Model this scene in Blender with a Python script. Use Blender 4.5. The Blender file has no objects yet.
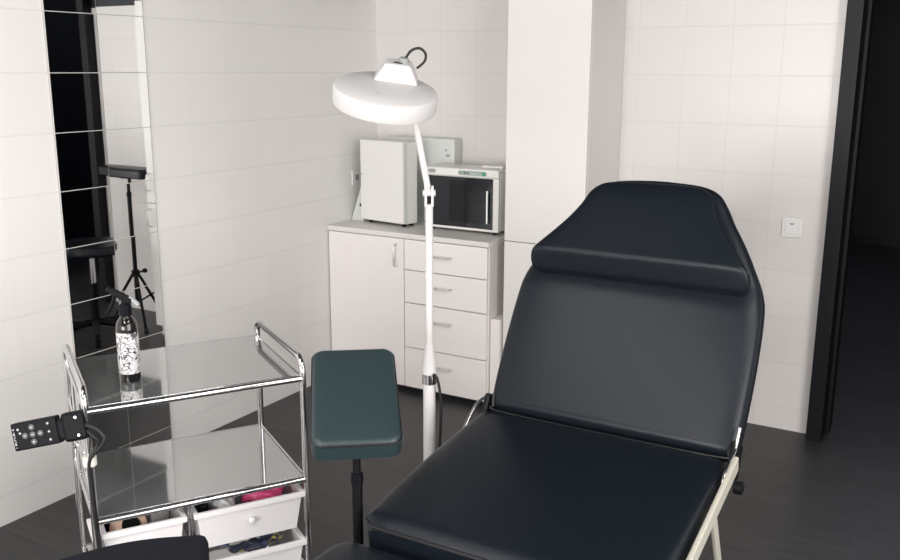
import bpy, bmesh, math, random
from mathutils import Vector, Matrix
random.seed(7)
C = bpy.context.scene.collection
sc = bpy.context.scene
PI = math.pi
V = Vector

# ------------------------------------------------------------------ camera
cam_d = bpy.data.cameras.new('camera'); cam = bpy.data.objects.new('camera', cam_d); C.objects.link(cam)
Rv = V((0.86339106, 0.50452161, 0.00371826)); Uv = V((-0.1160279, 0.19137636, 0.97463461)); Fv = V((-0.49101263, 0.84192223, -0.22377122))
M = Matrix((Rv, Uv, -Fv)).transposed().to_4x4(); M.translation = V((2.75217, -3.97123, 1.52117))
cam.matrix_world = M
cam_d.sensor_width = 36; cam_d.lens = 36*920.897/900; cam_d.clip_start = .05
sc.camera = cam

# ------------------------------------------------------------------ light and exposure
sc.view_settings.view_transform = 'Standard'; sc.view_settings.look = 'None'
sc.view_settings.gamma = 1; sc.view_settings.use_curve_mapping = False
sc.view_settings.exposure = 0.14
w = bpy.data.worlds.new('world'); sc.world = w; w.use_nodes = True
w.node_tree.nodes['Background'].inputs[0].default_value = (.75, .8, .9, 1)
w.node_tree.nodes['Background'].inputs[1].default_value = .15
def area(name, loc, sx, sy, power, col=(1, .97, .94), rot=(0, 0, 0)):
    d = bpy.data.lights.new(name, 'AREA'); d.shape = 'RECTANGLE'; d.size = sx; d.size_y = sy; d.energy = power; d.color = col
    o = bpy.data.objects.new(name, d); o.location = loc; o.rotation_euler = rot; C.objects.link(o); return o
LIGHTS = ((1.10, -3.5, .6, 1.2, 17), (3.2, -2.6, .6, 1.2, 18), (2.0, -4.6, 1.2, .6, 36))  # unseen panels: first set from the cupboard's wall shadow, others added as fill
for lx, ly, lsx, lsy, lp in LIGHTS: area('unseen_panel_light', (lx, ly, 2.56), lsx, lsy, lp)
area('added_front_fill', (2.1, -8.5, 1.30), 3.4, 1.8, 230, (1, .975, .96), (PI/2, 0, 0))  # added frontal fill from behind the camera, source assumed
area('added_right_fill', (4.12, -3.4, 1.35), 1.8, 2.2, 78, (1, .965, .955), (0, PI/2, 0))  # added fill from the right, brightens left wall and cupboard side
area('dark_room_fill', (2.4, 2.4, 2.5), .8, .8, 10, (.8, .85, 1))  # added fill that lifts the far room's floor, no lamp seen there

# ------------------------------------------------------------------ materials
def nodes(m): return m.node_tree.nodes, m.node_tree.links
def mat(name, col, rough=.5, metal=0, bump=0, bscale=200, spec=.5, trans=0, coat=0, var=0, vscale=8, ior=1.45, alpha=1, sub=0):
    m = bpy.data.materials.new(name); m.use_nodes = True; n, l = nodes(m); b = n['Principled BSDF']
    b.inputs['Base Color'].default_value = (*col, 1); b.inputs['Roughness'].default_value = rough
    b.inputs['Metallic'].default_value = metal; b.inputs['Specular IOR Level'].default_value = spec
    b.inputs['Transmission Weight'].default_value = trans; b.inputs['Coat Weight'].default_value = coat
    b.inputs['IOR'].default_value = ior; b.inputs['Alpha'].default_value = alpha
    tc = n.new('ShaderNodeTexCoord')
    if bump:
        t = n.new('ShaderNodeTexNoise'); t.inputs['Scale'].default_value = bscale; t.inputs['Detail'].default_value = 3
        l.new(tc.outputs['Object'], t.inputs['Vector'])
        bp = n.new('ShaderNodeBump'); bp.inputs['Strength'].default_value = bump; bp.inputs['Distance'].default_value = .002
        l.new(t.outputs['Fac'], bp.inputs['Height']); l.new(bp.outputs['Normal'], b.inputs['Normal'])
    if var:
        t = n.new('ShaderNodeTexNoise'); t.inputs['Scale'].default_value = vscale; t.inputs['Detail'].default_value = 4
        l.new(tc.outputs['Object'], t.inputs['Vector'])
        mx = n.new('ShaderNodeMixRGB'); mx.blend_type = 'MULTIPLY'; mx.inputs[0].default_value = 1
        mx.inputs[1].default_value = (*col, 1)
        r = n.new('ShaderNodeMapRange'); r.inputs['To Min'].default_value = 1-var; r.inputs['To Max'].default_value = 1+var*.3
        l.new(t.outputs['Fac'], r.inputs['Value']); l.new(r.outputs['Result'], mx.inputs[2]); l.new(mx.outputs[0], b.inputs['Base Color'])
    return m

def mth(n, l, op, a, b=None, c=None):
    x = n.new('ShaderNodeMath'); x.operation = op
    for i, q in enumerate((a, b, c)):
        if q is None: continue
        if isinstance(q, (int, float)): x.inputs[i].default_value = q
        else: l.new(q, x.inputs[i])
    return x.outputs[0]
def tile_mat(name, axis, u0, wu, z0, hz, col, gcol, rough=.3, gw=.0012, soft=.0018, vstr=1.0):
    m = mat(name, col, rough); n, l = nodes(m); b = n['Principled BSDF']
    tc = n.new('ShaderNodeTexCoord'); sp = n.new('ShaderNodeSeparateXYZ'); l.new(tc.outputs['Object'], sp.inputs[0])
    def mask(out, o, wd):
        s = mth(n, l, 'SUBTRACT', out, o); p_ = mth(n, l, 'PINGPONG', s, wd/2)          # 0 on the joint
        r = n.new('ShaderNodeMapRange'); r.inputs['From Min'].default_value = gw; r.inputs['From Max'].default_value = gw+soft
        r.inputs['To Min'].default_value = 1; r.inputs['To Max'].default_value = 0; l.new(p_, r.inputs['Value']); return r.outputs['Result']
    mu = mth(n, l, 'MULTIPLY', mask(sp.outputs[axis], u0, wu), vstr); mz = mask(sp.outputs[2], z0, hz)
    mk = mth(n, l, 'MAXIMUM', mu, mz)
    # per tile tone
    cu = mth(n, l, 'FLOOR', mth(n, l, 'DIVIDE', mth(n, l, 'SUBTRACT', sp.outputs[axis], u0), wu))
    cz = mth(n, l, 'FLOOR', mth(n, l, 'DIVIDE', mth(n, l, 'SUBTRACT', sp.outputs[2], z0), hz))
    cb = n.new('ShaderNodeCombineXYZ'); l.new(cu, cb.inputs[0]); l.new(cz, cb.inputs[1])
    wn = n.new('ShaderNodeTexWhiteNoise'); l.new(cb.outputs[0], wn.inputs['Vector'])
    tone = n.new('ShaderNodeMapRange'); tone.inputs['To Min'].default_value = .975; tone.inputs['To Max'].default_value = 1.0
    l.new(wn.outputs['Value'], tone.inputs['Value'])
    mul = n.new('ShaderNodeMixRGB'); mul.blend_type = 'MULTIPLY'; mul.inputs[0].default_value = 1; mul.inputs[1].default_value = (*col, 1)
    l.new(tone.outputs['Result'], mul.inputs[2])
    mx = n.new('ShaderNodeMixRGB'); l.new(mk, mx.inputs[0]); l.new(mul.outputs[0], mx.inputs[1]); mx.inputs[2].default_value = (*gcol, 1)
    l.new(mx.outputs[0], b.inputs['Base Color'])
    ns = n.new('ShaderNodeTexNoise'); ns.inputs['Scale'].default_value = 6; l.new(tc.outputs['Object'], ns.inputs['Vector'])
    hgt = mth(n, l, 'ADD', mth(n, l, 'MULTIPLY', mk, -1.0), mth(n, l, 'MULTIPLY', ns.outputs['Fac'], .25))
    bp = n.new('ShaderNodeBump'); bp.inputs['Strength'].default_value = .25; bp.inputs['Distance'].default_value = .0015
    l.new(hgt, bp.inputs['Height']); l.new(bp.outputs['Normal'], b.inputs['Normal'])
    return m
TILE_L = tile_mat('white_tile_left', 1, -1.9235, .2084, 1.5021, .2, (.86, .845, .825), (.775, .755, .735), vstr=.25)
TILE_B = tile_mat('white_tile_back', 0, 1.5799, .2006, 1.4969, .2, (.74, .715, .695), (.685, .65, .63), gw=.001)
def floor_mat():
    m = mat('dark_laminate', (.03, .03, .03), .42); n, l = nodes(m); b = n['Principled BSDF']
    tc = n.new('ShaderNodeTexCoord'); mp = n.new('ShaderNodeMapping'); mp.inputs['Scale'].default_value = (1, 1, 1)
    mp.inputs['Rotation'].default_value = (0, 0, 0)
    l.new(tc.outputs['Object'], mp.inputs[0])
    br = n.new('ShaderNodeTexBrick'); br.inputs['Scale'].default_value = 1; br.inputs['Brick Width'].default_value = 1.25
    br.inputs['Row Height'].default_value = .19; br.inputs['Mortar Size'].default_value = .0012; br.offset = .37
    br.inputs['Color1'].default_value = (.035, .0345, .0355, 1); br.inputs['Color2'].default_value = (.043, .0425, .0435, 1)
    br.inputs['Mortar'].default_value = (.012, .012, .013, 1)
    l.new(mp.outputs[0], br.inputs['Vector'])
    m2 = n.new('ShaderNodeMapping'); m2.inputs['Scale'].default_value = (1.6, 16, 1); l.new(tc.outputs['Object'], m2.inputs[0])
    ns = n.new('ShaderNodeTexNoise'); ns.inputs['Scale'].default_value = 3; ns.inputs['Detail'].default_value = 8; ns.inputs['Distortion'].default_value = .7
    l.new(m2.outputs[0], ns.inputs['Vector'])
    rg = n.new('ShaderNodeMapRange'); rg.inputs['From Min'].default_value = .3; rg.inputs['From Max'].default_value = .7
    rg.inputs['To Min'].default_value = .75; rg.inputs['To Max'].default_value = 1.22; l.new(ns.outputs['Fac'], rg.inputs['Value'])
    mx = n.new('ShaderNodeMixRGB'); mx.blend_type = 'MULTIPLY'; mx.inputs[0].default_value = 1
    l.new(br.outputs['Color'], mx.inputs[1]); l.new(rg.outputs['Result'], mx.inputs[2]); l.new(mx.outputs[0], b.inputs['Base Color'])
    bp = n.new('ShaderNodeBump'); bp.inputs['Strength'].default_value = .2; bp.inputs['Distance'].default_value = .002
    l.new(ns.outputs['Fac'], bp.inputs['Height']); l.new(bp.outputs['Normal'], b.inputs['Normal'])
    return m
FLOOR = floor_mat()
CEIL = mat('dark_ceiling_paint', (.06, .06, .065), .8, bump=.1)
BLACKWALL = mat('black_wall_paint', (.010, .011, .016), .5, bump=.1, bscale=60)
BLACKFRAME = mat('black_door_frame_lacquer', (.004, .004, .006), .45, bump=.05, bscale=40, spec=.25)
WLAM = mat('white_laminate', (.88, .835, .815), .38, var=.02)
WLAM2 = mat('white_cabinet_melamine', (.77, .75, .725), .36, var=.02)
WEDGE = mat('white_edge_band', (.70, .685, .665), .45)
GAPM = mat('cabinet_shadow_gap', (.10, .09, .085), .8)
PLINTH = mat('dark_plinth', (.02, .02, .02), .6)
ENAMEL = mat('white_enamel_metal', (.80, .795, .765), .3)
ENAMEL2 = mat('pale_green_grey_enamel', (.66, .69, .665), .35)
LAMPW = mat('white_lamp_plastic', (.60, .59, .585), .5, spec=.2)
NICKEL = mat('brushed_nickel', (.72, .71, .69), .38, 1)
CHROME = mat('chrome', (.66, .66, .665), .14, 1)
LEATHER = mat('black_leatherette', (.007, .010, .0145), .30, bump=.25, bscale=420, spec=.30)
LEATHER_SHEEN = mat('teal_sheen_leatherette', (.020, .036, .040), .38, bump=.4, bscale=170, spec=.5)  # armrest pad: its teal light sheen is put into the base colour
PIPING = mat('black_piping', (.010, .010, .012), .4, bump=.2, bscale=300)
FABRIC = mat('black_fabric', (.010, .011, .016), .75, bump=.5, bscale=500, spec=.12)
BLACKP = mat('black_plastic', (.005, .005, .007), .45, spec=.15)
BLACKM = mat('black_powder_coat', (.005, .005, .006), .45, spec=.2)
RUBBER = mat('black_rubber_cable', (.012, .012, .013), .5)
SMOKE = mat('dark_glass_door', (.006, .007, .012), .08, coat=.3)
GREYP = mat('grey_plastic', (.33, .34, .34), .4)
PANELG = mat('control_panel_green_grey', (.30, .37, .34), .4)
GREENB = mat('green_button', (.05, .30, .20), .4)
CREAM = mat('cream_painted_steel', (.44, .43, .37), .4)
BINP = mat('white_translucent_plastic', (.86, .84, .85), .35)
PINK = mat('pink_plastic_film', (.85, .10, .28), .35)
CLEARP = mat('frosted_clear_plastic', (.72, .74, .74), .3)
PEACH = mat('peach_ring_plastic', (.80, .55, .42), .5)
WHITEP = mat('white_plastic', (.82, .81, .80), .35)
WHITEINK = mat('white_print', (.62, .62, .63), .5)
DARKINK = mat('dark_print', (.04, .04, .04), .5)
GROUT = mat('mirror_joint', (.60, .585, .56), .6)
MIRROR = mat('mirror_silver', (.86, .87, .87), .015, 1)
AMBER = mat('dark_bottle', (.008, .007, .007), .1, coat=.4)
def glass_mat():
    m = bpy.data.materials.new('frosted_shelf_glass'); m.use_nodes = True; n, l = nodes(m); n.clear()
    out = n.new('ShaderNodeOutputMaterial'); tr = n.new('ShaderNodeBsdfTransparent'); tr.inputs[0].default_value = (.72, .77, .76, 1)
    df = n.new('ShaderNodeBsdfDiffuse'); df.inputs[0].default_value = (.66, .69, .68, 1)
    gl = n.new('ShaderNodeBsdfGlossy'); gl.inputs['Roughness'].default_value = .05
    a = n.new('ShaderNodeMixShader'); a.inputs[0].default_value = .35; l.new(tr.outputs[0], a.inputs[1]); l.new(df.outputs[0], a.inputs[2])
    lw = n.new('ShaderNodeFresnel'); lw.inputs['IOR'].default_value = 1.5
    b = n.new('ShaderNodeMixShader'); l.new(mth(n, l, 'MINIMUM', mth(n, l, 'ADD', mth(n, l, 'MULTIPLY', lw.outputs[0], 1.0), .50), 1.0), b.inputs[0]); l.new(a.outputs[0], b.inputs[1]); l.new(gl.outputs[0], b.inputs[2])
    l.new(b.outputs[0], out.inputs[0]); return m
GLASS = glass_mat()
def label_mat():
    m = mat('ornate_bottle_label', (.8, .8, .8), .45); n, l = nodes(m); b = n['Principled BSDF']
    tc = n.new('ShaderNodeTexCoord'); mp = n.new('ShaderNodeMapping'); mp.inputs['Scale'].default_value = (1, 1, .8); l.new(tc.outputs['Object'], mp.inputs[0])
    ns = n.new('ShaderNodeTexNoise'); ns.inputs['Scale'].default_value = 42; ns.inputs['Detail'].default_value = 2; ns.inputs['Distortion'].default_value = 2.2
    l.new(mp.outputs[0], ns.inputs['Vector'])
    d = mth(n, l, 'ABSOLUTE', mth(n, l, 'SUBTRACT', ns.outputs['Fac'], .5))
    cr = n.new('ShaderNodeValToRGB'); cr.color_ramp.elements[0].position = .02; cr.color_ramp.elements[0].color = (.04, .04, .04, 1)
    cr.color_ramp.elements[1].position = .05; cr.color_ramp.elements[1].color = (.62, .62, .63, 1)
    l.new(d, cr.inputs[0]); l.new(cr.outputs[0], b.inputs['Base Color']); return m
LABEL = label_mat()
def pattern_mat():
    m = mat('patterned_wrappers', (.5, .5, .2), .4); n, l = nodes(m); b = n['Principled BSDF']
    tc = n.new('ShaderNodeTexCoord'); v = n.new('ShaderNodeTexVoronoi'); v.inputs['Scale'].default_value = 55
    l.new(tc.outputs['Object'], v.inputs['Vector']); cr = n.new('ShaderNodeValToRGB'); cr.color_ramp.interpolation = 'CONSTANT'
    e = cr.color_ramp.elements; e[0].color = (.03, .035, .06, 1); e[1].position = .45; e[1].color = (.45, .42, .10, 1)
    x = e.new(.62); x.color = (.08, .10, .2, 1); x = e.new(.78); x.color = (.6, .6, .55, 1)
    sp = n.new('ShaderNodeSeparateColor'); l.new(v.outputs['Color'], sp.inputs[0]); l.new(sp.outputs[0], cr.inputs[0]); l.new(cr.outputs[0], b.inputs['Base Color']); return m
PATT = pattern_mat()

# ------------------------------------------------------------------ geometry helpers
def NB(): return bmesh.new()
def box(bm, x0, x1, y0, y1, z0, z1, mtx=None):
    vs = [bm.verts.new((x, y, z)) for x in (x0, x1) for y in (y0, y1) for z in (z0, z1)]
    for f in ((0, 1, 3, 2), (4, 6, 7, 5), (0, 4, 5, 1), (2, 3, 7, 6), (0, 2, 6, 4), (1, 5, 7, 3)): bm.faces.new([vs[i] for i in f])
    if mtx is not None: bmesh.ops.transform(bm, matrix=mtx, verts=vs)
    return vs
def frame_axes(d):
    d = d.normalized(); a = V((0, 0, 1)) if abs(d.z) < .9 else V((1, 0, 0)); x = d.cross(a).normalized(); return x, d.cross(x).normalized()
def ringfaces(bm, rings, cap=True, closed=False):
    k = len(rings[0]); n = len(rings)
    for i in range(n if closed else n-1):
        a, b = rings[i], rings[(i+1) % n]
        for j in range(k): bm.faces.new((a[j], a[(j+1) % k], b[(j+1) % k], b[j]))
    if cap and not closed:
        bm.faces.new(rings[0][::-1]); bm.faces.new(rings[-1])
def tube(bm, pts, r, seg=12, closed=False):
    pts = [V(p) for p in pts]; n = len(pts); rings = []
    rr = r if isinstance(r, (list, tuple)) else [r]*n
    x = None
    for i, p in enumerate(pts):
        a = pts[(i-1) % n] if (closed or i > 0) else p; b = pts[(i+1) % n] if (closed or i < n-1) else p
        d = (b-a).normalized()
        if x is None: x, y = frame_axes(d)
        else:
            x = (x-d*x.dot(d)).normalized(); y = d.cross(x)
        rings.append([bm.verts.new(p+(x*math.cos(2*PI*k/seg)+y*math.sin(2*PI*k/seg))*rr[i]) for k in range(seg)])
    ringfaces(bm, rings, closed=closed)
def lathe(bm, prof, seg=32, mtx=None):
    rings = []; vs = []
    for r, z in prof:
        ring = [bm.verts.new((max(r, 1e-4)*math.cos(2*PI*k/seg), max(r, 1e-4)*math.sin(2*PI*k/seg), z)) for k in range(seg)]
        rings.append(ring); vs += ring
    ringfaces(bm, rings)
    if mtx is not None: bmesh.ops.transform(bm, matrix=mtx, verts=vs)
def arc(p, q, bulge, n=10):
    p, q, bulge = V(p), V(q), V(bulge)
    return [p.lerp(q, t/n)+bulge*math.sin(PI*t/n) for t in range(n+1)]
def smooth_path(pts, n=8):
    pts = [V(p) for p in pts]; out = []
    P_ = [pts[0]]+pts+[pts[-1]]
    for i in range(len(pts)-1):
        a, b, c_, d = P_[i:i+4]
        for k in range(n):
            t = k/n
            out.append(.5*((2*b)+(c_-a)*t+(2*a-5*b+4*c_-d)*t*t+(3*b-a-3*c_+d)*t**3))
    return out+[pts[-1]]
def fillet(pts, r, n=6):
    pts = [V(p) for p in pts]; out = [pts[0]]
    for i in range(1, len(pts)-1):
        a = (pts[i-1]-pts[i]).normalized(); b = (pts[i+1]-pts[i]).normalized()
        s = pts[i]+a*r; e = pts[i]+b*r
        for k in range(n+1):
            t = k/n; out.append(s*(1-t)**2+pts[i]*2*t*(1-t)+e*t*t)
    return out+[pts[-1]]
def rrect(hx, hy, r, n=6):
    out = []
    for cx, cy, a0 in ((hx-r, hy-r, 0), (-hx+r, hy-r, 90), (-hx+r, -hy+r, 180), (hx-r, -hy+r, 270)):
        for k in range(n+1):
            a = math.radians(a0+90*k/n); out.append((cx+r*math.cos(a), cy+r*math.sin(a)))
    return out
def cushion(bm, outline, z0, z1, er=.012, crown=.0, mtx=None, rings_in=7):
    """closed padded body over a 2D outline (counter-clockwise) with a rounded upper edge and a crowned top"""
    n = len(outline); P2 = [V((a, b)) for a, b in outline]; cen = sum(P2, V((0, 0)))/n
    def off(ins):
        res = []
        for i in range(n):
            t = (P2[(i+1) % n]-P2[i-1]); nn = V((t.y, -t.x)).normalized(); res.append(P2[i]-nn*ins)
        return res
    rings = []; vs = []
    def add(pl, z):
        r = [bm.verts.new((q.x, q.y, z)) for q in pl]; rings.append(r); vs.extend(r)
    add(off(er*.5), z0); add(off(0), z0+er*.5)
    for k in range(0, 6):
        a = k/5*PI/2; add(off(er*(1-math.cos(a))), z1-er+er*math.sin(a))
    base = off(er)
    for k in range(1, rings_in+1):
        s = k/(rings_in+.5); add([q.lerp(cen, s) for q in base], z1+crown*(1-(1-s)**3))
    ringfaces(bm, rings)
    if mtx is not None: bmesh.ops.transform(bm, matrix=mtx, verts=vs)
def obj(name, bm, m, parent=None, smooth=True, bevel=0, inv=None):
    bmesh.ops.recalc_face_normals(bm, faces=bm.faces)
    me = bpy.data.meshes.new(name); bm.to_mesh(me); bm.free(); me.materials.append(m)
    o = bpy.data.objects.new(name, me); C.objects.link(o)
    if smooth:
        me.shade_smooth() if hasattr(me, 'shade_smooth') else None
        me.set_sharp_from_angle(angle=math.radians(40))
    if bevel:
        md = o.modifiers.new('bevel', 'BEVEL'); md.width = bevel; md.segments = 3; md.limit_method = 'ANGLE'; md.angle_limit = math.radians(40)
    if parent is not None: o.parent = parent
    return o
def tag(o, label, cat, group=None):
    o['label'] = label; o['category'] = cat
    if group: o['group'] = group
    return o
def thing(name, label, cat, loc=(0, 0, 0), rotz=0, group=None):
    o = bpy.data.objects.new(name, None); C.objects.link(o); o.location = loc; o.rotation_euler = (0, 0, rotz); o.empty_display_size = .1
    return tag(o, label, cat, group)
def struct(name, bm, m, parent=None, bevel=0):
    o = obj(name, bm, m, parent, smooth=False, bevel=bevel)
    o['kind'] = 'structure'; return o
def bx(*a, mtx=None):
    bm = NB(); box(bm, *a, mtx=mtx); return bm
def tb(pts, r, seg=12, closed=False):
    bm = NB(); tube(bm, pts, r, seg, closed); return bm
def frame_of(o, X, Y, Z):
    m = Matrix((X, Y, Z)).transposed().to_4x4(); m.translation = V(o); return m

# ------------------------------------------------------------------ room
struct('floor', bx(-.12, 4.4, -8.7, 5.1, -.1, 0), FLOOR)
struct('ceiling', bx(-.12, 4.4, -8.7, .12, 2.6, 2.7), CEIL)
struct('wall_left', bx(-.12, 0, -8.7, .12, 0, 2.6), TILE_L)
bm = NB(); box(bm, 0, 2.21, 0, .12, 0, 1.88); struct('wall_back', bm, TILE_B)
bm = NB(); box(bm, 0, 4.3, 0, .12, 2.1, 2.6); box(bm, 0, 2.21, 0, .12, 1.88, 2.1); struct('wall_upper', bm, BLACKWALL)
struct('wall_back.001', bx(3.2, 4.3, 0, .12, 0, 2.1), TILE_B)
struct('wall_right', bx(4.2, 4.3, -8.7, 0, 0, 2.6), mat('white_wall_paint', (.74, .72, .70), .6, bump=.1))
struct('wall_front', bx(0, 4.2, -8.7, -8.6, 0, 2.6), mat('white_wall_paint_front', (.74, .72, .70), .6, bump=.1))
bm = NB()
box(bm, 2.215, 2.275, -.062, .14, 0, 2.1); box(bm, 3.135, 3.2, -.062, .14, 0, 2.1); box(bm, 2.215, 3.2, -.062, .14, 2.04, 2.1)
box(bm, 2.275, 2.29, .05, .14, 0, 2.04)
struct('trim_1', bm, BLACKFRAME, bevel=.002)
bm = NB(); box(bm, -.12, 4.4, 4.95, 5.1, 0, 2.6); struct('wall_far', bm, BLACKWALL)
struct('wall_far_left', bx(-.12, 0, .12, 4.95, 0, 2.6), BLACKWALL)
struct('wall_far_right', bx(4.3, 4.4, .12, 4.95, 0, 2.6), BLACKWALL)
struct('ceiling_far', bx(-.12, 4.4, .12, 5.1, 2.6, 2.7), BLACKWALL)
struct('baseboard_far', bx(0, 4.3, 4.93, 4.95, 0, .07), mat('black_gloss_skirting', (.02, .02, .025), .25))

wf = struct('added_front_window', bx(.35, 3.85, -8.6, -8.585, .35, 2.25), WHITEP)  # unseen window made up to go with the frontal fill
bm = NB(); box(bm, .35, 3.85, -8.585, -8.53, .33, .39); box(bm, .35, 3.85, -8.585, -8.53, 2.21, 2.28); box(bm, .33, .39, -8.585, -8.53, .39, 2.21); box(bm, 3.81, 3.87, -8.585, -8.53, .39, 2.21)
obj('added_window_frame', bm, WHITEP, wf, False)

wf = struct('added_right_window', bx(4.185, 4.2, -4.5, -2.3, .45, 2.25), WHITEP)  # second unseen window, added to go with the right-hand fill
bm = NB(); box(bm, 4.13, 4.185, -4.56, -4.5, .39, 2.31); box(bm, 4.13, 4.185, -2.3, -2.24, .39, 2.31); box(bm, 4.13, 4.185, -4.5, -2.3, .39, .45); box(bm, 4.13, 4.185, -4.5, -2.3, 2.25, 2.31)
obj('added_window_frame', bm, WHITEP, wf, False)

# housings for the unseen ceiling panels, the last two added as fill
for i, (x, y, sx, sy, _) in enumerate(LIGHTS):
    t = thing('unseen_ceiling_panel', ('long white ceiling light panel on the mirror side of the room', 'added unseen ceiling fill panel on the doorway side of the room', 'added unseen crosswise ceiling fill panel behind the viewer')[i], 'light', (x, y, 2.6))
    bm = NB(); box(bm, -sx/2-.02, sx/2+.02, -sy/2-.02, sy/2+.02, -.025, 0); obj('housing', bm, WHITEP, t, False)

# ------------------------------------------------------------------ mirror tiles on the left wall
mt = thing('tiled_mirror', 'tall narrow wall mirror of square mirror tiles, two columns wide', 'mirror', (0.0, -1.9235, 0))
W2 = .2084; H2 = .2; MT = -math.radians(.5)
obj('joint_backing', bx(.0005, .002, -.004, 2*W2+.004, 0.002, 2.3), GROUT, mt, False)
bm = NB()
for c_ in range(2):
    for r_ in range(-5, 8):
        z1 = 1.5021-.2*r_ - .0016; z0 = z1-H2+.0032
        if z1 > 2.3: z1 = 2.3
        z0 = max(z0, .003)
        if z1 - z0 < .02: continue
        y0 = c_*W2+.0016; y1 = (c_+1)*W2-.0016
        yc = (y0+y1)/2; zc = (z0+z1)/2
        rot = Matrix.Translation((0.004, yc, zc)) @ Matrix.Rotation((MT if c_ == 0 else 0)+random.uniform(-.0015, .0015), 4, 'Z') @ Matrix.Rotation(random.uniform(-.0015, .0015), 4, 'Y') @ Matrix.Translation((0, -yc, -zc))
        box(bm, -.0015, .0015, y0, y1, z0, z1, rot)
obj('mirror_tiles', bm, MIRROR, mt, False)

# ------------------------------------------------------------------ base cabinet
bc = thing('base_cabinet', 'low white laminate cabinet with one door and four drawers in the corner', 'cabinet', (0, -.44, 0))
obj('body', bx(.003, .885, .018, .438, .035, .752), WLAM, bc, False, .001)
obj('plinth', bx(.01, .875, .05, .43, 0, .035), PLINTH, bc, False)
obj('worktop', bx(.002, .892, -.006, .438, .752, .776), WLAM2, bc, False, .003)
def arch_handle(p, q, out, parent, r=.0042):
    p, q = V(p), V(q); bm = NB()
    pts = [p-out*0]+[p.lerp(q, t)+out*(.9+.35*math.sin(PI*t)) for t in (0.06, .2, .35, .5, .65, .8, .94)]+[q]
    tube(bm, smooth_path(pts, 4), r, 10)
    return obj('handle', bm, NICKEL, parent)
d = obj('door', bx(.006, .441, 0, .0175, .03, .748), WLAM, bc, False, .0015)
arch_handle((.402, .0, .722), (.402, .0, .615), V((0, -.022, 0)), d)
for i, (z0, z1) in enumerate(((.606, .748), (.449, .602), (.229, .443), (.03, .225))):
    d = obj('drawer', bx(.445, .882, 0, .0175, z0, z1), WLAM, bc, False, .0015)
    zc = (.684, .538, .372, .155)[i]
    arch_handle((.600, 0, zc), (.70, 0, zc), V((0, -.022, 0)), d)
obj('side_panel', bx(.888, .935, .03, .40, 0, .42), WLAM, bc, False, .001)

# ------------------------------------------------------------------ tall cabinet
tc_ = thing('tall_cabinet', 'tall white two-door cupboard standing between the base cabinet and the tiled wall', 'cabinet', (.94, -.39, 0))
obj('body', bx(0, .375, .018, .387, .07, 1.87), WLAM2, tc_, False, .001)
obj('plinth', bx(.005, .37, .04, .38, 0, .07), WEDGE, tc_, False)
for z0, z1, hz in ((.072, .779, .70), (.783, 1.868, .90)):
    d = obj('door', bx(.001, .374, 0, .0175, z0, z1), WLAM2, tc_, False, .0015)
    arch_handle((.35, 0, hz-.05), (.35, 0, hz+.05), V((0, -.022, 0)), d)

# ------------------------------------------------------------------ things on the worktop
ZT = .776
st = thing('sterilizer_box', 'tall white metal box with a plain door on the worktop, left of the microwave-like box', 'box', (.245, -.225, ZT), math.radians(-9))
obj('body', bx(-.14, .14, -.06, .02, .014, .405), ENAMEL, st, False, .006)
obj('door', bx(-.142, .135, -.085, -.0605, .018, .408), ENAMEL, st, False, .004)
bm = NB()
for x in (-.11, .11):
    for y in (-.045, .005): bm = NB(); lathe(bm, [(.011, 0), (.012, .002), (.01, .014)], 12, Matrix.Translation((x, y, 0))); obj('foot', bm, BLACKP, st)
bm = NB(); box(bm, .1355, .1405, -.080, -.055, .02, .40); obj('hinge_strip', bm, ENAMEL2, st, False)
bm = NB(); lathe(bm, [(.005, 0), (.005, .006), (.003, .008)], 12, Matrix.Translation((-.128, -.085, .24)) @ Matrix.Rotation(PI/2, 4, 'X')); obj('door_knob', bm, NICKEL, st)

bb = thing('sterilizer_cabinet', 'pale grey-green metal box against the back wall behind the white box', 'box', (.305, -.095, ZT))
obj('body', bx(-.20, .20, .012, .088, 0, .412), ENAMEL2, bb, False, .005)
bm = NB(); box(bm, .155, .175, .0095, .012, .325, .338); box(bm, .150, .160, .0095, .012, .352, .362)
obj('switch', bm, GREYP, bb, False)

wg = thing('wedge_stand', 'small white slanted metal stand wedged between left wall and white box', 'stand', (.05, -.25, ZT))
bm = NB()
prof = [(-.045, 0), (.03, 0), (.03, .19), (.022, .19)]
a = [bm.verts.new((x, 0.0, z)) for x, z in prof]; b = [bm.verts.new((x, .09, z)) for x, z in prof]
bm.faces.new(a[::-1]); bm.faces.new(b)
for i in range(4): bm.faces.new((a[i], a[(i+1) % 4], b[(i+1) % 4], b[i]))
obj('side_plate', bm, ENAMEL2, wg, False, .002)
bm = NB(); box(bm, .008, .024, -.002, .0, .072, .088); obj('vent_slot', bm, DARKINK, wg, False)

ol = thing('wall_socket', 'small grey socket on the left wall above the worktop', 'socket', (0, -.20, .985))
obj('plate', bx(.0005, .006, -.035, .035, -.035, .035), WHITEP, ol, False, .002)
bm = NB()
box(bm, .006, .009, -.014, .014, -.014, .014); obj('socket_face', bm, GREYP, ol, False, .001)

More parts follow.
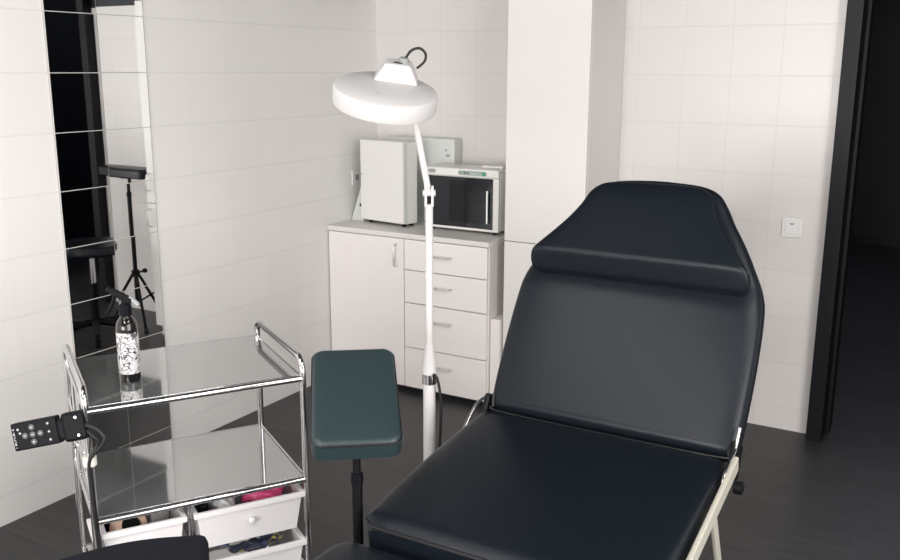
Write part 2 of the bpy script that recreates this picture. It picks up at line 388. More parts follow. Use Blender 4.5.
mw = thing('towel_warmer', 'white counter-top cabinet with dark glass door and vertical bar handle', 'appliance', (.458, -.268, ZT))
mb = NB(); box(mb, .0, .3975, .0, .155, .016, .298); obj('body', mb, ENAMEL, mw, False, .006)
obj('front_strip', bx(.001, .3965, -.018, -.0005, .262, .297), ENAMEL, mw, False, .003)
d = obj('door', bx(.001, .3965, -.016, -.0005, .014, .2605), ENAMEL, mw, False, .003)
obj('glass', bx(.006, .368, -.0185, -.0165, .026, .2585), SMOKE, d, False, .001)
obj('window', bx(.14, .34, -.0192, -.0187, .05, .24), mat('darker_window', (.002, .002, .004), .06), d, False)
bm = NB(); tube(bm, [(.345, -.03, .055), (.345, -.03, .205)], .0048, 10)
for z in (.065, .195): tube(bm, [(.345, -.016, z), (.345, -.03, z)], .004, 8)
obj('handle', bm, NICKEL, d)
bm = NB(); cushion(bm, rrect(.02, .009, .0088), 0, .003, .001, 0, Matrix.Translation((.045, -.018, .280)) @ Matrix.Rotation(PI/2, 4, 'X')); obj('badge', bm, GREYP, mw)
bm = NB(); cushion(bm, rrect(.075, .0105, .0104), 0, .002, .001, 0, Matrix.Translation((.262, -.018, .279)) @ Matrix.Rotation(PI/2, 4, 'X'))
cp = obj('control_panel', bm, PANELG, mw)
bm = NB(); lathe(bm, [(.0085, 0), (.0085, .003), (.006, .004)], 20, Matrix.Translation((.322, -.020, .279)) @ Matrix.Rotation(PI/2, 4, 'X')); obj('button', bm, GREENB, cp)
bm = NB(); box(bm, .222, .226, -.0212, -.02, .272, .286); box(bm, .236, .242, -.0212, -.02, .276, .282); obj('indicator', bm, DARKINK, cp, False)
bm = NB(); box(bm, .248, .295, -.0210, -.02, .2795, .2815); box(bm, .248, .285, -.0210, -.02, .2745, .2762); obj('printed_lines', bm, WHITEINK, cp, False)
bm = NB()
for x in (.03, .37):
    for y in (.01, .14): bm = NB(); lathe(bm, [(.012, 0), (.011, .016)], 12, Matrix.Translation((x, y, 0))); obj('foot', bm, BLACKP, mw)
ty = tag(obj('flat_tray', bx(-.055, .055, -.045, .045, 0, .010), WHITEP, None, False, .003), 'flat white tray lying on top of the dark-doored appliance', 'tray'); ty.location = (.78, -.165, ZT+.2985)

# light switch on the back wall
ls = thing('light_switch', 'white square light switch on the tiled wall beside the black door frame', 'switch', (2.078, 0, .885))
obj('plate', bx(-.041, .041, -.009, -.0005, -.041, .041), WHITEP, ls, False, .003)
obj('rocker', bx(-.027, .027, -.013, -.0093, -.027, .027), WHITEP, ls, False, .002)
obj('indicator', bx(-.008, .006, -.0138, -.0131, .014, .018), DARKINK, ls, False)

# ------------------------------------------------------------------ treatment chair
ch = thing('treatment_chair', 'large black leatherette reclining treatment chair in front of the white cupboard', 'chair', (1.965, -2.0, 0))
def L(p): return V((p[0]-1.965, p[1]+2.0, p[2]))
def superloft(bm, secs, seg=40, e=.32, mtx=None):
    """secs: list of (centre, halfwidth, n_front, n_back, X, N); cross-section superellipse between -n_back and +n_front"""
    rings = []
    for (c0, hw, nf, nb, X, N) in secs:
        r = []
        for k in range(seg):
            a = 2*PI*k/seg; ca, sa = math.cos(a), math.sin(a)
            u = math.copysign(abs(ca)**e, ca)*hw; t = math.copysign(abs(sa)**(e*1.2), sa)
            mid = (nf-nb)/2; half = (nf+nb)/2
            r.append(bm.verts.new(c0+X*u+N*(mid+half*t)))
        rings.append(r)
    ringfaces(bm, rings)
# seat: runs from the back (z .62) to the front (z .555)
X = V((1, 0, 0)); S0 = V((1.968, -1.862, .622)); sdir = V((0, -1, -.118)).normalized(); sN = X.cross(-sdir).normalized()
if sN.z < 0: sN = -sN
def seat_w(t): return .328+.004*math.sin(t*PI)
SL = .60
def seat_pt(u, t, n): return L(S0+X*u+sdir*(t*SL)+sN*n)
bm = NB(); secs = []
for i in range(25):
    t = i/24
    endf = 1-max(0, (abs(t-.5)-.46)/.04)**2*.9
    hw = seat_w(t)-(.022*(max(0, (abs(t-.5)-.45)/.05))**2)
    th = .0+.010*math.sin(PI*t)**.7
    nf = th-.020*(max(0, (abs(t-.5)-.45)/.05))**2
    nb = .105-.012*(max(0, (abs(t-.5)-.45)/.05))**2
    secs.append((L(S0+sdir*(t*SL)), hw, nf, nb, X, sN))
superloft(bm, secs, 64, .16)
seat = obj('seat', bm, LEATHER, ch)
def welt(parent, n, t0, t1, w, name='piping', r=.0045):
    pts = []
    ol = rrect(w, (t1-t0)*SL/2, .035, 8)
    for x, y in ol: pts.append(seat_pt(x, 0, n)+sdir*((t0+t1)/2*SL+y))
    return obj(name, tb(pts, r, 8, True), PIPING, parent)
welt(seat, -.016, .015, .995, .327); welt(seat, -.088, .01, .99, .324)
# leg rest: lower cushion in front of the seat
bm = NB()
cushion(bm, [(x, y) for x, y in rrect(.36, .26, .05)], -.075, 0, .018, .006,
        frame_of(L((1.965, -2.735, .508)), V((1, 0, 0)), V((0, 1, .0)).normalized(), V((0, 0, 1)).normalized()))
lr = obj('leg_rest', bm, LEATHER, ch)
pts = [frame_of(L((1.965, -2.735, .508)), V((1, 0, 0)), V((0, 1, .0)).normalized(), V((0, 0, 1)).normalized()) @ V((x, y, -.012)) for x, y in rrect(.3585, .2585, .05)]
obj('piping', tb(pts, .0045, 8, True), PIPING, lr)
# backrest
til = math.radians(60); BL_ = V((0, math.cos(til), math.sin(til))); BN = V((0, -math.sin(til), math.cos(til)))
B0 = V((1.973, -1.868, .612))
def interp(tab, x):
    if x <= tab[0][0]: return tab[0][1]
    for (a, b), (c_, d_) in zip(tab, tab[1:]):
        if x <= c_:
            s = (x-a)/(c_-a); s2 = s*s*(3-2*s) if False else s
            return b+(d_-b)*s2
    return tab[-1][1]
def smooth_tab(tab, n=6):
    pts = smooth_path([V((a, b, 0)) for a, b in tab], n); return [(q.x, q.y) for q in pts]
bw = smooth_tab([(.0, .318), (.012, .328), (.04, .334), (.10, .338), (.25, .339), (.38, .333), (.44, .319), (.50, .290), (.56, .256), (.62, .217), (.66, .194), (.692, .168), (.710, .125), (.716, .04)])
bm = NB(); secs = []
for i, (l_, hw) in enumerate(bw):
    edge = max(0, 1-l_/.035); top = max(0, (l_-.67)/.052)
    nf = .004-.028*edge**2-.020*top**2; nb = .085-.03*edge**2-.03*top**2
    if l_ > .38: nf -= .012*min(1, (l_-.38)/.06)
    secs.append((L(B0+BL_*l_), hw, nf, nb+.012, X, BN))
superloft(bm, secs, 72, .36)
back = obj('backrest', bm, LEATHER, ch)
hw_tab = smooth_tab([(.412, .270), (.414, .284), (.422, .294), (.44, .298), (.462, .292), (.49, .272), (.53, .240), (.57, .211), (.61, .188), (.65, .172), (.672, .154), (.686, .128), (.694, .07), (.695, .02)], 5)
bm = NB(); secs = []
nf_tab = smooth_tab([(.412, .006), (.414, .020), (.420, .028), (.44, .045), (.455, .057), (.462, .061), (.470, .0605), (.52, .053), (.60, .043), (.650, .036), (.680, .026), (.695, .012)], 5)
for l_, hw in hw_tab:
    secs.append((L(B0+BL_*l_), hw, interp(nf_tab, l_), .012, X, BN))
superloft(bm, secs, 64, .22)
obj('head_cushion', bm, LEATHER, ch)
# piping on the lower backrest edge
pts = [L(B0+X*u+BL_*l_+BN*(-.010)) for u, l_ in ((-.326, .05), (-.319, .018), (-.298, .004), (0, .001), (.298, .004), (.319, .018), (.326, .05))]
obj('piping', tb(smooth_path(pts, 6), .004, 8), PIPING, back)
# metalwork: base, scissor arms, rods
bm = NB(); box(bm, -.22, .22, -.55, .05, .03, .09); box(bm, -.27, .27, -.62, -.54, .0, .05); box(bm, -.30, .30, .08, .16, 0, .05); box(bm, -.12, .12, -.35, -.15, .09, .38)
obj('base', bm, CREAM, ch, False, .006)
obj('seat_frame', bx(-.29, .29, -.42, .10, .38, .47, ), BLACKM, ch, False, .004)
def bar(p, q, w_, t_, m, name, parent=ch, up=V((1, 0, 0))):
    p, q = L(p), L(q); dz = (q-p); ln = dz.length; z = dz.normalized(); x = up; y = z.cross(x).normalized(); x = y.cross(z)
    bm = NB(); box(bm, -t_/2, t_/2, -w_/2, w_/2, 0, ln, frame_of(p, x, y, z)); return obj(name, bm, m, parent, False, .004)
bar((2.318, -1.88, .615), (2.318, -2.40, .50), .040, .012, CREAM, 'scissor_arm')
bar((2.304, -2.03, .56), (2.304, -1.86, .25), .026, .012, CREAM, 'scissor_arm')
bm = NB(); lathe(bm, [(.004, 0), (.016, .002), (.016, .02), (.006, .024)], 16, Matrix.Translation(L((2.325, -1.925, .575))) @ Matrix.Rotation(PI/2, 4, 'Y')); obj('knob', bm, BLACKP, ch)
for s in (-1, 1):
    x0 = 1.968+s*.342
    pts = [L((x0, -1.833, .685)), L((x0, -1.868, .640)), L((x0, -1.935, .625)), L((x0, -1.975, .595)), L((x0, -1.985, .55))]
    if s < 0: pts = [L((1.628, -1.845, .640)), L((1.622, -1.880, .632)), L((1.620, -1.912, .612)), L((1.620, -1.958, .574)), L((1.622, -1.985, .54))]
    obj('chrome_rod', tb(smooth_path(pts), .0045, 10), CHROME, ch)
    bm = NB(); box(bm, -.008, .008, -.04, .04, -.055, .035, Matrix.Translation(L((1.968+s*.335, -1.825, .605))) @ Matrix.Rotation(math.radians(-25), 4, 'X')); obj('hinge_bracket', bm, BLACKM, ch, False, .01)

# ------------------------------------------------------------------ armrest stands
def stand(loc, rotz, pad_top, tilt, L_, W_, label, T_=.055, leather=LEATHER_SHEEN, off=0.0, la=50):
    t = thing('armrest_stand', label, 'stand', loc, rotz)
    q = Matrix.Translation((0, off, pad_top)) @ Matrix.Rotation(tilt, 4, 'X')
    bm = NB(); cushion(bm, rrect(W_/2, L_/2, .028, 8), -T_, 0, .012, .006, q)
    pd = obj('pad', bm, leather, t)
    obj('piping', tb([q @ V((x, y, -.010)) for x, y in rrect(W_/2-.001, L_/2-.001, .028, 8)], .003, 8, True), PIPING, pd)
    zt = pad_top-T_-.005+off*0
    zb = (q @ V((0, -off/math.cos(tilt), -T_))).z
    bm = NB(); box(bm, -.035, .035, -.05, .05, -.008, 0, Matrix.Translation((0, 0, zb)) @ Matrix.Rotation(tilt, 4, 'X')); obj('mounting_plate', bm, BLACKM, t, False, .002)
    obj('pole', tb([(0, 0, .30), (0, 0, zb)], .0095, 14), BLACKM, t)
    obj('pole_sleeve', tb([(0, 0, .12), (0, 0, zb-.10)], .0125, 14), BLACKM, t)
    bm = NB(); lathe(bm, [(.0148, 0), (.0148, .02), (.012, .023)], 16, Matrix.Translation((0, 0, zb-.115))); obj('collar', bm, BLACKP, t); bm = NB(); lathe(bm, [(.024, 0), (.024, .035), (.018, .04)], 16, Matrix.Translation((0, 0, .30))); obj('collar', bm, BLACKP, t)
    for k in range(3):
        a = k*2*PI/3+math.radians(la)-rotz
        dx, dy = math.cos(a), math.sin(a)
        bm = NB(); tube(bm, [(dx*.02, dy*.02, .31), (dx*.20, dy*.20, .015)], .009, 10); tube(bm, [(0, 0, .14), (dx*.13, dy*.13, .175)], .006, 8)
        lg = obj('leg', bm, BLACKM, t)
        bm = NB(); lathe(bm, [(.013, 0), (.013, .02), (.008, .026)], 12, Matrix.Translation((dx*.20, dy*.20, 0))); obj('rubber_foot', bm, RUBBER, lg)
    bm = NB(); tube(bm, [(.02, 0, .32), (.055, .01, .325)], .006, 8); lathe(bm, [(.014, -.008), (.014, .008)], 12, Matrix.Translation((.06, .01, .325)) @ Matrix.Rotation(PI/2, 4, 'Y')); obj('knob', bm, BLACKP, t)
    return t
# near pad: near edge (1.639,-2.464,.742), far edge (1.467,-2.239,.848)
ax = math.atan2(.225, -.172)-PI/2
stand((1.600, -2.410, 0), ax, .800, math.radians(21.5), .325, .196, 'black armrest pad on a thin black pole between steel trolley and chair', off=.064)
stand((1.60, -.27, 0), PI/2+.05, .955, 0, .46, .14, 'black armrest on a tripod behind the treatment chair, seen in the mirror', leather=LEATHER, off=-.04, la=90)

# ------------------------------------------------------------------ round stool seen in the mirror
def round_stool(loc, label):
    t = thing('stool', label, 'stool', loc)
    bm = NB(); lathe(bm, [(.13, .50), (.165, .502), (.178, .515), (.18, .54), (.170, .558), (.10, .566), (0, .567)], 40); obj('seat', bm, LEATHER, t)
    obj('gas_lift', tb([(0, 0, .30), (0, 0, .50)], .014, 14), CHROME, t)
    obj('column', tb([(0, 0, .07), (0, 0, .33)], .026, 14), BLACKP, t)
    for k in range(5):
        a = k*2*PI/5; dx, dy = math.cos(a), math.sin(a)
        bm = NB(); tube(bm, [(0, 0, .10), (dx*.22, dy*.22, .065)], [.022, .014], 10); lg = obj('leg', bm, BLACKP, t)
        bm = NB(); lathe(bm, [(.012, -.016), (.024, -.014), (.024, .014), (.012, .016)], 14, Matrix.Translation((dx*.22, dy*.22, .0245)) @ Matrix.Rotation(a, 4, 'Z') @ Matrix.Rotation(PI/2, 4, 'X'))
        tube(bm, [(dx*.22, dy*.22, .03), (dx*.22, dy*.22, .07)], .006, 8); obj('caster', bm, BLACKP, lg)
    return t
round_stool((1.60, -.62, 0), 'round black stool with chrome gas lift behind the treatment chair, seen in the mirror')

# ------------------------------------------------------------------ magnifier lamp
lm = thing('magnifier_lamp', 'white standing magnifier lamp with round head beside the treatment chair', 'lamp', (1.462, -1.872, 0))
obj('lower_pole', tb([(0, 0, .07), (0, 0, .670)], .0175, 20), LAMPW, lm)
bm = NB(); lathe(bm, [(.018, 0), (.0205, .002), (.0205, .028), (.018, .03)], 20, Matrix.Translation((0, 0, .656))); obj('chrome_collar', bm, CHROME, lm)
bm = NB(); lathe(bm, [(.020, 0), (.019, .03), (.012, .085), (.0115, .09)], 20, Matrix.Translation((0, 0, .686))); obj('cone', bm, LAMPW, lm)
obj('upper_pole', tb([(0, 0, .74), (0, 0, 1.165)], .0105, 16), LAMPW, lm)
bm = NB(); jm = Matrix.Translation((0, 0, 1.185)) @ Matrix.Rotation(math.radians(30), 4, 'Z') @ Matrix.Scale(.85, 4)
box(bm, -.014, -.007, -.015, .015, -.03, .035, jm); box(bm, .007, .014, -.015, .015, -.03, .035, jm); tube(bm, [jm @ V((-.02, 0, .012)), jm @ V((.02, 0, .012))], .009, 12)
obj('joint', bm, LAMPW, lm)
P0 = V((0, 0, 1.19))
HC = V((1.372-1.462, -1.944+1.872, 1.447)) ; HT = V((1.390-1.462, -1.875+1.872, 1.520))
obj('arm', tb([P0, HT], [.0085, .0105], 14), LAMPW, lm)
toc = V((2.75217, -3.97123, 1.52)) - (HC+V((1.462, -1.872, 0))); toc.z = 0; toc.normalize(); rgt = V((.862, .504, 0))
Nz = (V((0, 0, 1))+toc*math.tan(math.radians(17))+rgt*math.tan(math.radians(7))).normalized()
Xh = (rgt-Nz*rgt.dot(Nz)).normalized(); Yh = Nz.cross(Xh)
hm = frame_of(HC, Xh, Yh, Nz)
bm = NB(); lathe(bm, [(.095, -.022), (.128, -.024), (.1345, -.022), (.136, -.018), (.1365, .018), (.1345, .0235), (.128, .0265), (.06, .030), (0, .031)], 72, hm)
head = obj('head', bm, LAMPW, lm)
bm = NB(); lathe(bm, [(.094, -.014), (.09, -.008), (0, -.006)], 48, hm); obj('lens', bm, mat('lens_glass', (.8, .85, .85), .05), head)
bm = NB(); lathe(bm, [(.0025, 0), (.0025, .0015)], 10, hm @ Matrix.Translation((-.02, -.06, .0295))); obj('screw', bm, GREYP, head)
kb = hm @ Matrix.Translation((.022, .070, .027)) @ Matrix.Diagonal((1.15, 1.1, .92, 1))
bm = NB(); pr = [(-.052, 0), (.052, 0), (.030, .052), (-.028, .052)]
a = [bm.verts.new((x, -.028+(.010 if z else 0), z)) for x, z in pr]; b = [bm.verts.new((x, .035, z)) for x, z in pr]
bm.faces.new(a[::-1]); bm.faces.new(b)
for i in range(4): bm.faces.new((a[i], a[(i+1) % 4], b[(i+1) % 4], b[i]))
bmesh.ops.transform(bm, matrix=kb, verts=bm.verts); hs = obj('arm_bracket', bm, LAMPW, lm, False, .006)
bm = NB(); box(bm, -.010, .010, -.006, .004, .0518, .0530, kb); obj('slot', bm, DARKINK, hs, False)
bm = NB(); lathe(bm, [(.011, 0), (.012, .002), (.012, .010), (.009, .013)], 16, kb @ Matrix.Translation((.012, .012, .052))); obj('screw_cap', bm, GREYP, hs)
hp = [kb @ (V(q)+(V(q)-V((.016, .014, .060)))*.28+V((0, 0, .004))) for q in ((.016, .014, .060), (.024, .014, .078), (.038, .014, .086), (.050, .014, .076), (.050, .014, .058), (.038, .014, .040))]
obj('loop_cable', tb(smooth_path(hp), .0035, 10), RUBBER, lm)
obj('mains_cable', tb(smooth_path([(.018, -.01, .690), (.030, -.006, .675), (.038, 0, .60), (.033, 0, .45), (.03, .0, .25), (.05, .03, .09)]), .004, 8), RUBBER, lm)
bm = NB(); lathe(bm, [(.045, .05), (.05, .06), (.045, .09), (.025, .11)], 20); obj('hub', bm, LAMPW, lm)
for k in range(5):
    a = k*2*PI/5+.45; dx, dy = math.cos(a), math.sin(a)
    lg = obj('leg', tb([(0, 0, .075), (dx*.19, dy*.19, .06)], [.016, .012], 10), LAMPW, lm)
    bm = NB(); lathe(bm, [(.012, -.012), (.022, -.011), (.022, .011), (.012, .012)], 14, Matrix.Translation((dx*.19, dy*.19, .0225)) @ Matrix.Rotation(a, 4, 'Z') @ Matrix.Rotation(PI/2, 4, 'X'))
    tube(bm, [(dx*.19, dy*.19, .03), (dx*.19, dy*.19, .06)], .005, 8); obj('caster', bm, BLACKP, lg)

# ------------------------------------------------------------------ trolley
TA = V((.915, -2.588, 0)); ta = math.radians(58.0)
tr = thing('glass_trolley', 'chrome trolley with two glass shelves and white drawers beside the mirror', 'trolley', TA, ta)
TL, TW = .555, .434        # x along the front rail, y towards the wall
R_ = .0095
for x, nm in ((0, 'a'), (TL, 'b')):
    pts = fillet([(x, 0, .05), (x, 0, .755), (x, TW, .755), (x, TW, .05)], .045, 8)
    obj('end_frame', tb(pts, R_, 14), CHROME, tr)
    bm = NB()
    for z in (.70, .405, .12): obj('crossbar', tb([(x, 0, z), (x, TW, z)], .006, 10), CHROME, tr)
# curved bars on the left end frame
bm = NB()
tube(bm, smooth_path([(0, .0, .60), (0, .10, .55), (0, .21, .53), (0, .33, .55), (0, TW, .60)]), .004, 8)
tube(bm, smooth_path([(0, .0, .44), (0, .10, .49), (0, .21, .505), (0, .33, .49), (0, TW, .44)]), .004, 8)
tube(bm, [(0, .12, .405), (0, .12, .70)], .004, 8); tube(bm, [(0, .31, .405), (0, .31, .70)], .004, 8)
obj('end_grille', bm, CHROME, tr)
for z in (.70, .405, .12):
    for y in (0, TW):
        obj('rail', tb([(0, y, z), (TL, y, z)], .009, 12), CHROME, tr)
    bm = NB(); box(bm, .008, TL-.008, .006, TW-.006, z+.004, z+.009)
    obj('glass_shelf', bm, GLASS, tr, False, .001)
obj('divider_post', tb([(.232, 0.0, .12), (.232, 0.0, .405)], .005, 10), CHROME, tr)
obj('divider_post', tb([(.232, TW, .12), (.232, TW, .405)], .005, 10), CHROME, tr)
for x in (0, TL):
    for y in (0, TW):
        bm = NB(); lathe(bm, [(.008, -.010), (.024, -.009), (.024, .009), (.008, .010)], 14, Matrix.Translation((x, y, .0245)) @ Matrix.Rotation(PI/2, 4, 'X'))
        tube(bm, [(x, y, .03), (x, y, .055)], .007, 8); obj('caster', bm, BLACKP, tr)
def bin_(x0, x1, z0, z1):
    """open-topped drawer with sloping front and a flared rim"""
    bm = NB(); y0, y1 = -.012, TW-.03; t = .003; cx = (x0+x1)/2; hx = (x1-x0)/2; cy = (y0+y1)/2; hy = (y1-y0)/2
    def rg(ix, iy, z): return [bm.verts.new((cx+a*(hx-ix), cy+b*(hy-iy), z)) for a, b in ((-1, -1), (1, -1), (1, 1), (-1, 1))]
    rings = [rg(.022, .022, z0), rg(.009, .009, z1-.014), rg(0, 0, z1-.014), rg(0, 0, z1), rg(.009+t, .009+t, z1), rg(.022+t, .022+t, z0+t)]
    ringfaces(bm, rings)
    o = obj('drawer', bm, BINP, tr, False, .0015)
    bm = NB(); lathe(bm, [(.004, 0), (.004, .006), (.009, .009), (.009, .014), (.005, .017)], 16, Matrix.Translation((cx, y0+.014, (z0+z1)/2+.005)) @ Matrix.Rotation(PI/2, 4, 'X')); obj('knob', bm, WHITEP, o)
    return o
bin_(.242, .548, .258, .372); bin_(.012, .224, .258, .372)
bin_(.242, .548, .115, .225); bin_(.012, .224, .115, .225)
TM = Matrix.Translation(TA) @ Matrix.Rotation(ta, 4, 'Z')
def put(o, x, y, z, rz=0, rx=0, ry=0):
    o.matrix_world = TM @ Matrix.Translation((x, y, z)) @ Matrix.Rotation(rz, 4, 'Z') @ Matrix.Rotation(rx, 4, 'X') @ Matrix.Rotation(ry, 4, 'Y'); return o
def crumple(hx, hy, hz, seed, n=14):
    random.seed(seed); bm = NB(); bmesh.ops.create_icosphere(bm, subdivisions=4, radius=1)
    ph = [(random.uniform(3, 8), random.uniform(3, 8), random.uniform(0, 6)) for _ in range(4)]
    for v_ in bm.verts:
        f = 1+sum(.06*math.sin(a*v_.co.x*1.3+c0)*math.cos(b*v_.co.y*1.3+v_.co.z*3) for a, b, c0 in ph)
        v_.co = V((v_.co.x*hx*f, v_.co.y*hy*f, v_.co.z*hz*f))
    return bm
# contents
put(tag(obj('film_roll', crumple(.060, .055, .032, 3), PINK), 'crumpled pink plastic packet in the upper right trolley drawer', 'packet'), .452, .085, .352)
put(tag(obj('plastic_bag', crumple(.036, .055, .030, 5), CLEARP), 'frosted clear bag left of the pink packet in the trolley drawer', 'bag'), .335, .080, .350)
bm = NB(); box(bm, -.014, .014, -.05, .05, -.03, .03)
put(tag(obj('black_pouch', bm, BLACKP, None, True, .01), 'small black pouch at the left edge of the upper right trolley drawer', 'pouch'), .278, .085, .345)
bm = NB(); lathe(bm, [(.028, -.018), (.044, -.018), (.047, 0), (.044, .018), (.028, .018), (.027, 0)], 32)
t = thing('tape_roll', 'peach and black roll standing in the upper left trolley drawer', 'roll'); o = obj('rim', bm, PEACH, t)
bm = NB(); lathe(bm, [(.0, -.012), (.0275, -.012), (.0275, .012), (0, .012)], 28); obj('core', bm, BLACKP, t)
t.matrix_world = TM @ Matrix.Translation((.085, .055, .347)) @ Matrix.Rotation(math.radians(25), 4, 'Z') @ Matrix.Rotation(math.radians(62), 4, 'X')
bm = NB(); lathe(bm, [(.02, 0), (.055, .002), (.058, .02), (.055, .038), (.02, .04)], 32)
put(tag(obj('black_roll', bm, BLACKP), 'black round roll lying in the upper left trolley drawer under the glass', 'roll'), .085, .22, .270)
bm = NB(); box(bm, -.025, .025, -.09, .09, 0, .105)
put(tag(obj('small_carton', bm, WHITEP, None, False, .003), 'white carton standing in the upper left trolley drawer', 'box'), .178, .22, .268, 0)
put(tag(obj('wrapper_pile', crumple(.10, .08, .022, 9), PATT), 'dark and yellow patterned wrappers in the lower right trolley drawer', 'wrappers'), .41, .10, .219)

# spray bottle
bo = thing('spray_bottle', 'black spray bottle with ornate white label on the top glass shelf', 'bottle')
BZ = .7095
bo.matrix_world = Matrix.Translation((.842, -2.384, BZ)) @ Matrix.Rotation(math.radians(20), 4, 'Z') @ Matrix.Scale(1.05, 4)
bm = NB(); lathe(bm, [(.024, 0), (.0262, .003), (.0262, .135), (.0245, .150), (.017, .163), (.0135, .168), (.0135, .178)], 32); obj('body', bm, AMBER, bo)
bm = NB(); lathe(bm, [(.0265, .022), (.0268, .0225), (.0268, .128), (.0265, .1285)], 32); obj('label', bm, LABEL, bo)
bm = NB(); lathe(bm, [(.0155, .170), (.016, .172), (.0155, .195), (.010, .20)], 20); obj('collar', bm, BLACKP, bo)
bm = NB()
# pump head: nozzle end points to the left, trigger hangs below it
tube(bm, [(0, 0, .196), (0, 0, .212)], .009, 12)
box(bm, -.038, .022, -.009, .009, .208, .222, Matrix.Translation((0, 0, .215)) @ Matrix.Rotation(math.radians(24), 4, 'Y') @ Matrix.Translation((0, 0, -.215)))
hd = obj('pump_head', bm, BLACKP, bo, False, .003)
bm = NB(); tube(bm, smooth_path([(.012, 0, .214), (.028, 0, .205), (.036, 0, .196)]), [.006]*9+[.005]*8 if False else .006, 10); obj('tail', bm, GREYP, bo)
bm = NB(); tube(bm, smooth_path([(-.026, 0, .222), (-.030, 0, .205), (-.040, 0, .185), (-.050, 0, .172)]), .0045, 10); obj('trigger', bm, BLACKP, bo)
bm = NB(); tube(bm, [(-.036, 0, .230), (-.046, 0, .235)], .007, 12); obj('nozzle', bm, BLACKP, bo)

# remote control clamped to the trolley post
def rm_frame():
    o = V((.772, -2.682, .645)); q = V((.866, -2.632, .662))
    return o, q
rc = thing('control_unit', 'black control unit with round buttons clamped to the left trolley post', 'remote control', (.915, -2.588, .66))
def W(p): return V(p)-V((.915, -2.588, .66))
pR = (V((.88, -2.626, .668))-V((.768, -2.684, .640)))
Xr = pR.normalized(); Nr = (V((2.75, -3.97, 1.52))-V((.82, -2.66, .65))).normalized(); Nr = (Nr-Xr*Nr.dot(Xr)).normalized()
Nr = (Nr+V((0, 0, -.10))).normalized(); Nr = (Nr-Xr*Nr.dot(Xr)).normalized(); Yr = Nr.cross(Xr)
fm = frame_of(W((.818, -2.660, .6485)), Xr, Yr, Nr)
bm = NB(); box(bm, -.058, .058, -.034, .034, -.022, .006, fm); bd = obj('body', bm, BLACKP, rc, False, .004)
for (x, y) in ((-.004, .0), (-.004, .018), (-.004, -.018), (-.024, 0), (.016, 0)):
    bm = NB(); lathe(bm, [(.0068, 0), (.0075, .0005), (.0072, .002), (.005, .0026)], 18, fm @ Matrix.Translation((x, y, .006))); b_ = obj('button', bm, mat('grey_button', (.10, .10, .11), .4) if x == -.004 and y == 0 and not bpy.data.materials.get('grey_button') else bpy.data.materials['grey_button'], bd)
    bm = NB(); box(bm, x-.0024, x+.0024, y-.0008, y+.0008, .0087, .0092, fm)
    if y: box(bm, x-.0008, x+.0008, y-.0024, y+.0024, .0087, .0092, fm)
    obj('symbol', bm, WHITEINK, b_, False)
bm = NB()
for x, y in ((.038, .02), (.038, .0), (.038, -.02), (-.040, .018), (-.036, .008)): box(bm, x-.003, x+.003, y-.0012, y+.0012, .0061, .0066, fm); box(bm, x-.001, x+.001, y-.003, y+.003, .0061, .0066, fm)
yy = -.026
random.seed(4)
for k in range(8):
    h_ = .0042; box(bm, -.0535, -.0495, yy, yy+.001, .0061, .0066, fm)
    if k % 2: box(bm, -.0535, -.0525, yy, yy+h_, .0061, .0066, fm)
    if k % 3: box(bm, -.0505, -.0495, yy, yy+h_, .0061, .0066, fm)
    if k % 4 == 1: box(bm, -.052, -.051, yy, yy+h_, .0061, .0066, fm)
    yy += .0062
obj('lettering', bm, WHITEINK, bd, False)
bm = NB(); box(bm, .055, .118, -.029, .025, -.022, .004, fm); box(bm, .072, .128, -.036, .036, -.020, .008, fm)
cl = obj('clamp', bm, BLACKP, rc, False, .008)
bm = NB(); lathe(bm, [(.004, 0), (.0045, .002), (.003, .005)], 12, fm @ Matrix.Translation((.114, .022, .008))); lathe(bm, [(.004, 0), (.0045, .002), (.003, .005)], 12, fm @ Matrix.Translation((.114, -.022, .008))); obj('bolt', bm, CHROME, cl)
bm = NB()
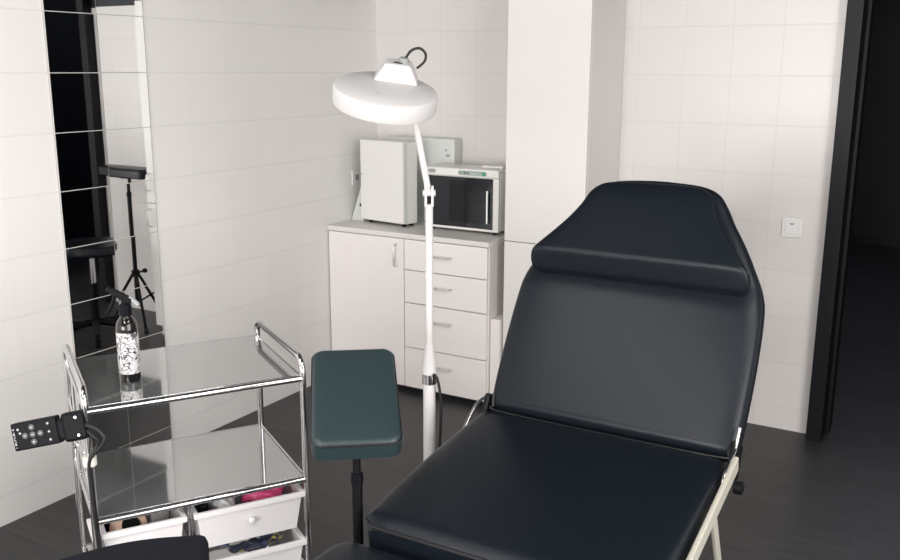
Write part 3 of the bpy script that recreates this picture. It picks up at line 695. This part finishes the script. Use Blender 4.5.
tube(bm, smooth_path([W((.925, -2.600, .672)), W((.955, -2.590, .665)), W((.972, -2.583, .640)), W((.955, -2.592, .610)), W((.932, -2.600, .580)), W((.930, -2.598, .48)), W((.935, -2.595, .30)), W((.94, -2.60, .10)), W((.95, -2.64, .008))]), .0055, 10)
tube(bm, smooth_path([W((.925, -2.600, .660)), W((.948, -2.598, .648)), W((.955, -2.590, .630)), W((.945, -2.598, .600)), W((.935, -2.606, .57)), W((.938, -2.606, .46)), W((.942, -2.603, .28)), W((.945, -2.608, .10)), W((.96, -2.66, .008))]), .0045, 10)
obj('cables', bm, RUBBER, rc)
bm = NB(); lathe(bm, [(.0155, 0), (.0165, .001), (.0165, .023), (.0155, .024)], 20, Matrix.Translation(W((.925, -2.595, .565)))); obj('cable_tie', bm, mat('cream_tie', (.75, .74, .68), .5), rc)

# ------------------------------------------------------------------ black padded stool at the bottom edge
ss = thing('padded_stool', 'black padded seat in the bottom left corner before the trolley', 'stool', (1.447, -3.034, 0), math.radians(39))
ol = []

for k in range(17):
    x = .185-.375*k/16; ol.append((x, .216-1.6*max(0, .12-x)**2))
ol = [(.200, -.19), (.203, .0), (.203, .19), (.197, .208)]+ol+[(-.20, .0), (-.20, -.19), (-.185, -.20), (.185, -.20)]
bm = NB(); cushion(bm, ol, .54, .60, .012, .004); obj('seat', bm, FABRIC, ss)
bm = NB(); tube(bm, [(0, 0, .10), (0, 0, .53)], .02, 14); obj('column', bm, BLACKM, ss)
obj('seat_plate', bx(-.09, .09, -.09, .09, .525, .541), BLACKM, ss, False, .003)
for k in range(5):
    a = k*2*PI/5+.3; dx, dy = math.cos(a), math.sin(a)
    lg = obj('leg', tb([(0, 0, .10), (dx*.2, dy*.2, .065)], [.022, .014], 10), BLACKP, ss)
    bm = NB(); lathe(bm, [(.012, -.016), (.024, -.014), (.024, .014), (.012, .016)], 14, Matrix.Translation((dx*.2, dy*.2, .0245)) @ Matrix.Rotation(a, 4, 'Z') @ Matrix.Rotation(PI/2, 4, 'X'))
    tube(bm, [(dx*.2, dy*.2, .03), (dx*.2, dy*.2, .07)], .006, 8); obj('caster', bm, BLACKP, lg)
